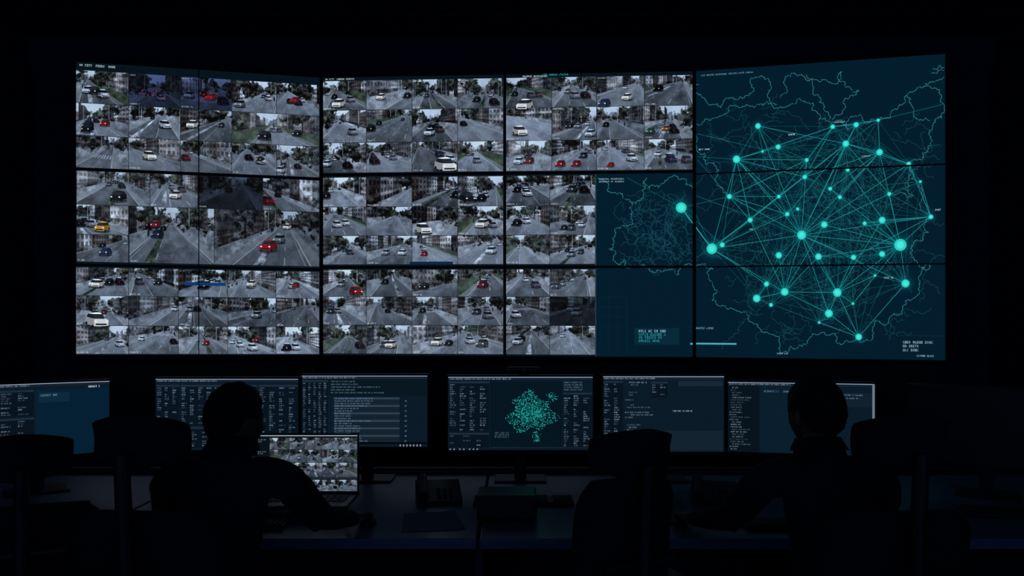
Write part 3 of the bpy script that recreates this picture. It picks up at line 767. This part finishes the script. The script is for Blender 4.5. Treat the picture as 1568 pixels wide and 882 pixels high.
def head(E_, c, yaw, pitch):
    Mx = Matrix.Translation(c) @ Euler((pitch, 0, yaw)).to_matrix().to_4x4()
    bm = bmesh.new(); bmesh.ops.create_uvsphere(bm, u_segments=64, v_segments=48, radius=1)
    for v in bm.verts: v.co = head_pt(v.co)
    for s in (-1, 1):
        t = bmesh.new(); bmesh.ops.create_uvsphere(t, u_segments=20, v_segments=14, radius=1)
        for v in t.verts:
            rr = math.hypot(v.co.y, v.co.z); dish = -.35 * math.exp(-(rr / .55) ** 2) if v.co.x * s > 0 else 0
            v.co = Vector((s * (.077 + .009 * (abs(v.co.x) + dish) * (1 if v.co.x * s > 0 else -1) + .010 * (-v.co.y)), -.008 + v.co.y * .018 * (1 + .25 * v.co.z), -.010 + v.co.z * .031))
        tm = bpy.data.meshes.new('t'); t.to_mesh(tm); t.free(); bm.from_mesh(tm)
    bmesh.ops.transform(bm, matrix=Mx, verts=bm.verts); done(bm, 'head', E_, [M_skin], True)
    for nm, r_, off, m_ in (('eyes', .0125, 0, M_eye), ('irises', .0062, .0075, M_hair)):
        bm = bmesh.new()
        for s in (-1, 1):
            t = bmesh.new(); bmesh.ops.create_uvsphere(t, u_segments=16, v_segments=12, radius=r_); bmesh.ops.translate(t, vec=(s * .028, .0695 + off, .004), verts=t.verts)
            tm = bpy.data.meshes.new('t'); t.to_mesh(tm); t.free(); bm.from_mesh(tm)
        bmesh.ops.transform(bm, matrix=Mx, verts=bm.verts); done(bm, nm, E_, [m_], True)
    bm = bmesh.new(); bmesh.ops.create_uvsphere(bm, u_segments=96, v_segments=80, radius=1)
    rr = random.Random(3); kill = []
    for v in bm.verts:
        x, y, z = v.co
        th = math.atan2(abs(x), y)
        pts = [(0, .56), (.6, .52), (.95, .40), (1.15, .02), (1.3, -.02), (1.4, .16), (1.7, .16), (1.85, -.1), (2.2, -.42), (3.2, -.55)]
        for (a0, l0), (a1, l1) in zip(pts[:-1], pts[1:]):
            if a0 <= th <= a1 + 1e-6: line = l0 + (l1 - l0) * (th - a0) / (a1 - a0); break
        if z > .97: line = .5
        if z < line - .03: kill.append(v)
        t_ = .006 + .008 * max(0, z) + .002 * rr.random() + .002 * math.sin(14 * x + 9 * y)
        p = head_pt(v.co); nrm = Vector((x, y, z)).normalized()
        edge = min(1, max(0, (z - line + .03) / .16)) ** .6; v.co = p + nrm * (-.001 + t_ * edge + .002)
    bmesh.ops.delete(bm, geom=kill, context='VERTS')
    bmesh.ops.transform(bm, matrix=Mx, verts=bm.verts); done(bm, 'hair', E_, [M_hair], True)
def hand(E_, wrist, direc, side, curl=.5):
    f = Vector(direc).normalized(); z = Vector((0, 0, 1)); x = f.cross(z).normalized(); zz = x.cross(f)
    Mx = Matrix((x, f, zz)).transposed().to_4x4(); Mx.translation = Vector(wrist)
    bm = bmesh.new(); t = bmesh.new(); bmesh.ops.create_cube(t, size=1)
    bmesh.ops.subdivide_edges(t, edges=t.edges, cuts=4, use_grid_fill=True)
    for v in t.verts:
        u = v.co.y + .5; w = .050 + .032 * min(1, u * 1.4); h = .036 - .012 * u
        ax, az = abs(v.co.x) * 2, abs(v.co.z) * 2; k = max(ax, az) / max((ax ** 4 + az ** 4) ** .25, 1e-6) if ax + az > 0 else 1
        v.co = Vector((v.co.x * w * k, -.008 + u * .098, v.co.z * h * k + .005 * math.sin(u * 3)))
    tm = bpy.data.meshes.new('t'); t.to_mesh(tm); t.free(); bm.from_mesh(tm)
    fx = [-.029, -.0095, .010, .028]; fl = [.070, .078, .072, .056]
    for i in range(4):
        xx = fx[i] * side; vs = [(xx * .8, .055, 0), (xx, .088, .004)]; a = -.05; p = Vector((xx, .088, .004)); sp = fx[i] * side * 2.2
        for j, s_ in enumerate((.45, .32, .23)):
            a -= curl * (.35 + .25 * j); p = p + Vector((sp * .12, math.cos(a), math.sin(a))) * fl[i] * s_; vs.append(tuple(p))
        bm.from_mesh(skin(vs, [(k, k + 1) for k in range(4)], [.011, .0098, .009, .0082, .0068], 1))
    s = side
    vs = [(-.012 * s, .015, -.002), (-.034 * s, .038, -.006), (-.048 * s, .062, -.012), (-.050 * s, .085, -.018)]
    bm.from_mesh(skin(vs, [(0, 1), (1, 2), (2, 3)], [.014, .013, .0105, .008], 1))
    bmesh.ops.transform(bm, matrix=Mx, verts=bm.verts); done(bm, 'hand_' + ('right' if side > 0 else 'left'), E_, [M_skin], True)
def man(x, y, mir, hyaw, hpitch, hz=0):
    E_ = empty('seated_man', (x, y, 0)); s = mir
    V = []; Eg = []; Rd = []
    def a(p, r, par=None):
        V.append(p); Rd.append(r)
        if par is not None: Eg.append((par, len(V) - 1))
        return len(V) - 1
    pel = a((0, 0, .60), .135); sp1 = a((0, .01, .73), .125, pel); sp2 = a((0, .035, .86), .14, sp1); ch = a((0, .065, .975), .138, sp2)
    nb = a((0, .09, 1.07), .092, ch); n1 = a((.0, .12, 1.12), .060, nb); a((0, .14, 1.17 + hz), .056, n1)
    for sd in (1, -1):
        cl = a((sd * .105, .08, 1.035), .078, ch); sh = a((sd * .188, .085, 1.012), .070, cl)
        if sd == s: el = (sd * .255, .30, .84); wr = (sd * .315, .56, .775)
        else: el = (sd * .25, .25, .80); wr = (sd * .15, .48, .775)
        m1 = tuple((np.array(V[sh]) * .5 + np.array(el) * .5)); k = a(m1, .056, sh); e = a(el, .046, k)
        m2 = tuple((np.array(el) * .6 + np.array(wr) * .4)); k = a(m2, .043, e); a(wr, .029, k)
        hp = a((sd * .095, .03, .585), .10, pel); th = a((sd * .13, .24, .575), .082, hp); kn = a((sd * .15, .44, .555), .064, th)
        ca = a((sd * .15, .46, .36), .055, kn); an = a((sd * .15, .46, .10), .036, ca)
    me = skin(V, Eg, Rd, 2)
    for v in me.vertices:
        c = v.co
        if .5 < c.z < 1.06 and c.y < .30 and abs(c.x) < .24:
            sy = .07 * max(0, (c.z - .6) / .4); wgt = min(1, (1.06 - c.z) / .06)
            c.y = c.y + (sy - c.y) * .2 * wgt
            if c.z < 1.0 and abs(c.x) < .17 and c.y < .2: c.x *= 1.10
        if .5 < c.z < 1.0: c.y += .004 * math.sin(c.z * 60 + c.x * 20)
    for m in (M_shirt, M_trou, M_skin): me.materials.append(m)
    for p in me.polygons:
        c = p.center
        if c.z > 1.12 and abs(c.x) < .1: p.material_index = 2
        elif c.z < .62 or (c.z < .70 and c.y > .12): p.material_index = 1
    o = bpy.data.objects.new('body', me); col.objects.link(o); o.parent = E_; smooth(me)
    bm = bmesh.new(); rings = []
    for j, (r_, zz) in enumerate(((.082, 1.085), (.068, 1.135), (.071, 1.138), (.090, 1.10))):
        rings.append([bm.verts.new((r_ * math.cos(t * math.pi / 16), .115 + (zz - 1.07) * .35 + r_ * 1.05 * math.sin(t * math.pi / 16), zz - .016 * math.sin(t * math.pi / 16))) for t in range(32)])
    for j in range(3):
        for t in range(32): bm.faces.new((rings[j][t], rings[j][(t + 1) % 32], rings[j + 1][(t + 1) % 32], rings[j + 1][t]))
    done(bm, 'collar', E_, [M_shirt], True)
    head(E_, Vector((0, .155, 1.205 + hz)), hyaw, hpitch)
    for sd in (1, -1):
        if sd == s: hand(E_, (sd * .315, .555, .775), (sd * .08, 1, -.05), sd, .5)
        else: hand(E_, (sd * .15, .475, .775), (-sd * .25, 1, -.06), sd, .6)
man(-.905, 2.47, 1, -.65, -.05, -.018)
man(.992, 2.47, -1, .35, -.05, .004)

# ------------------------------------------------------------------ dim blue world light added as ambient fill + camera
w = bpy.data.worlds.new('world'); sc.world = w; w.use_nodes = True
w.node_tree.nodes['Background'].inputs[0].default_value = (.045, .075, .15, 1); w.node_tree.nodes['Background'].inputs[1].default_value = 1.0
cd = bpy.data.cameras.new('camera'); cam = bpy.data.objects.new('camera', cd); col.objects.link(cam)
cam.location = (0, 0, 1.5); cam.rotation_euler = (math.pi / 2, 0, 0)
cd.sensor_width = 36; cd.lens = 28.24; cd.shift_y = .0376; cd.clip_start = .05
sc.camera = cam
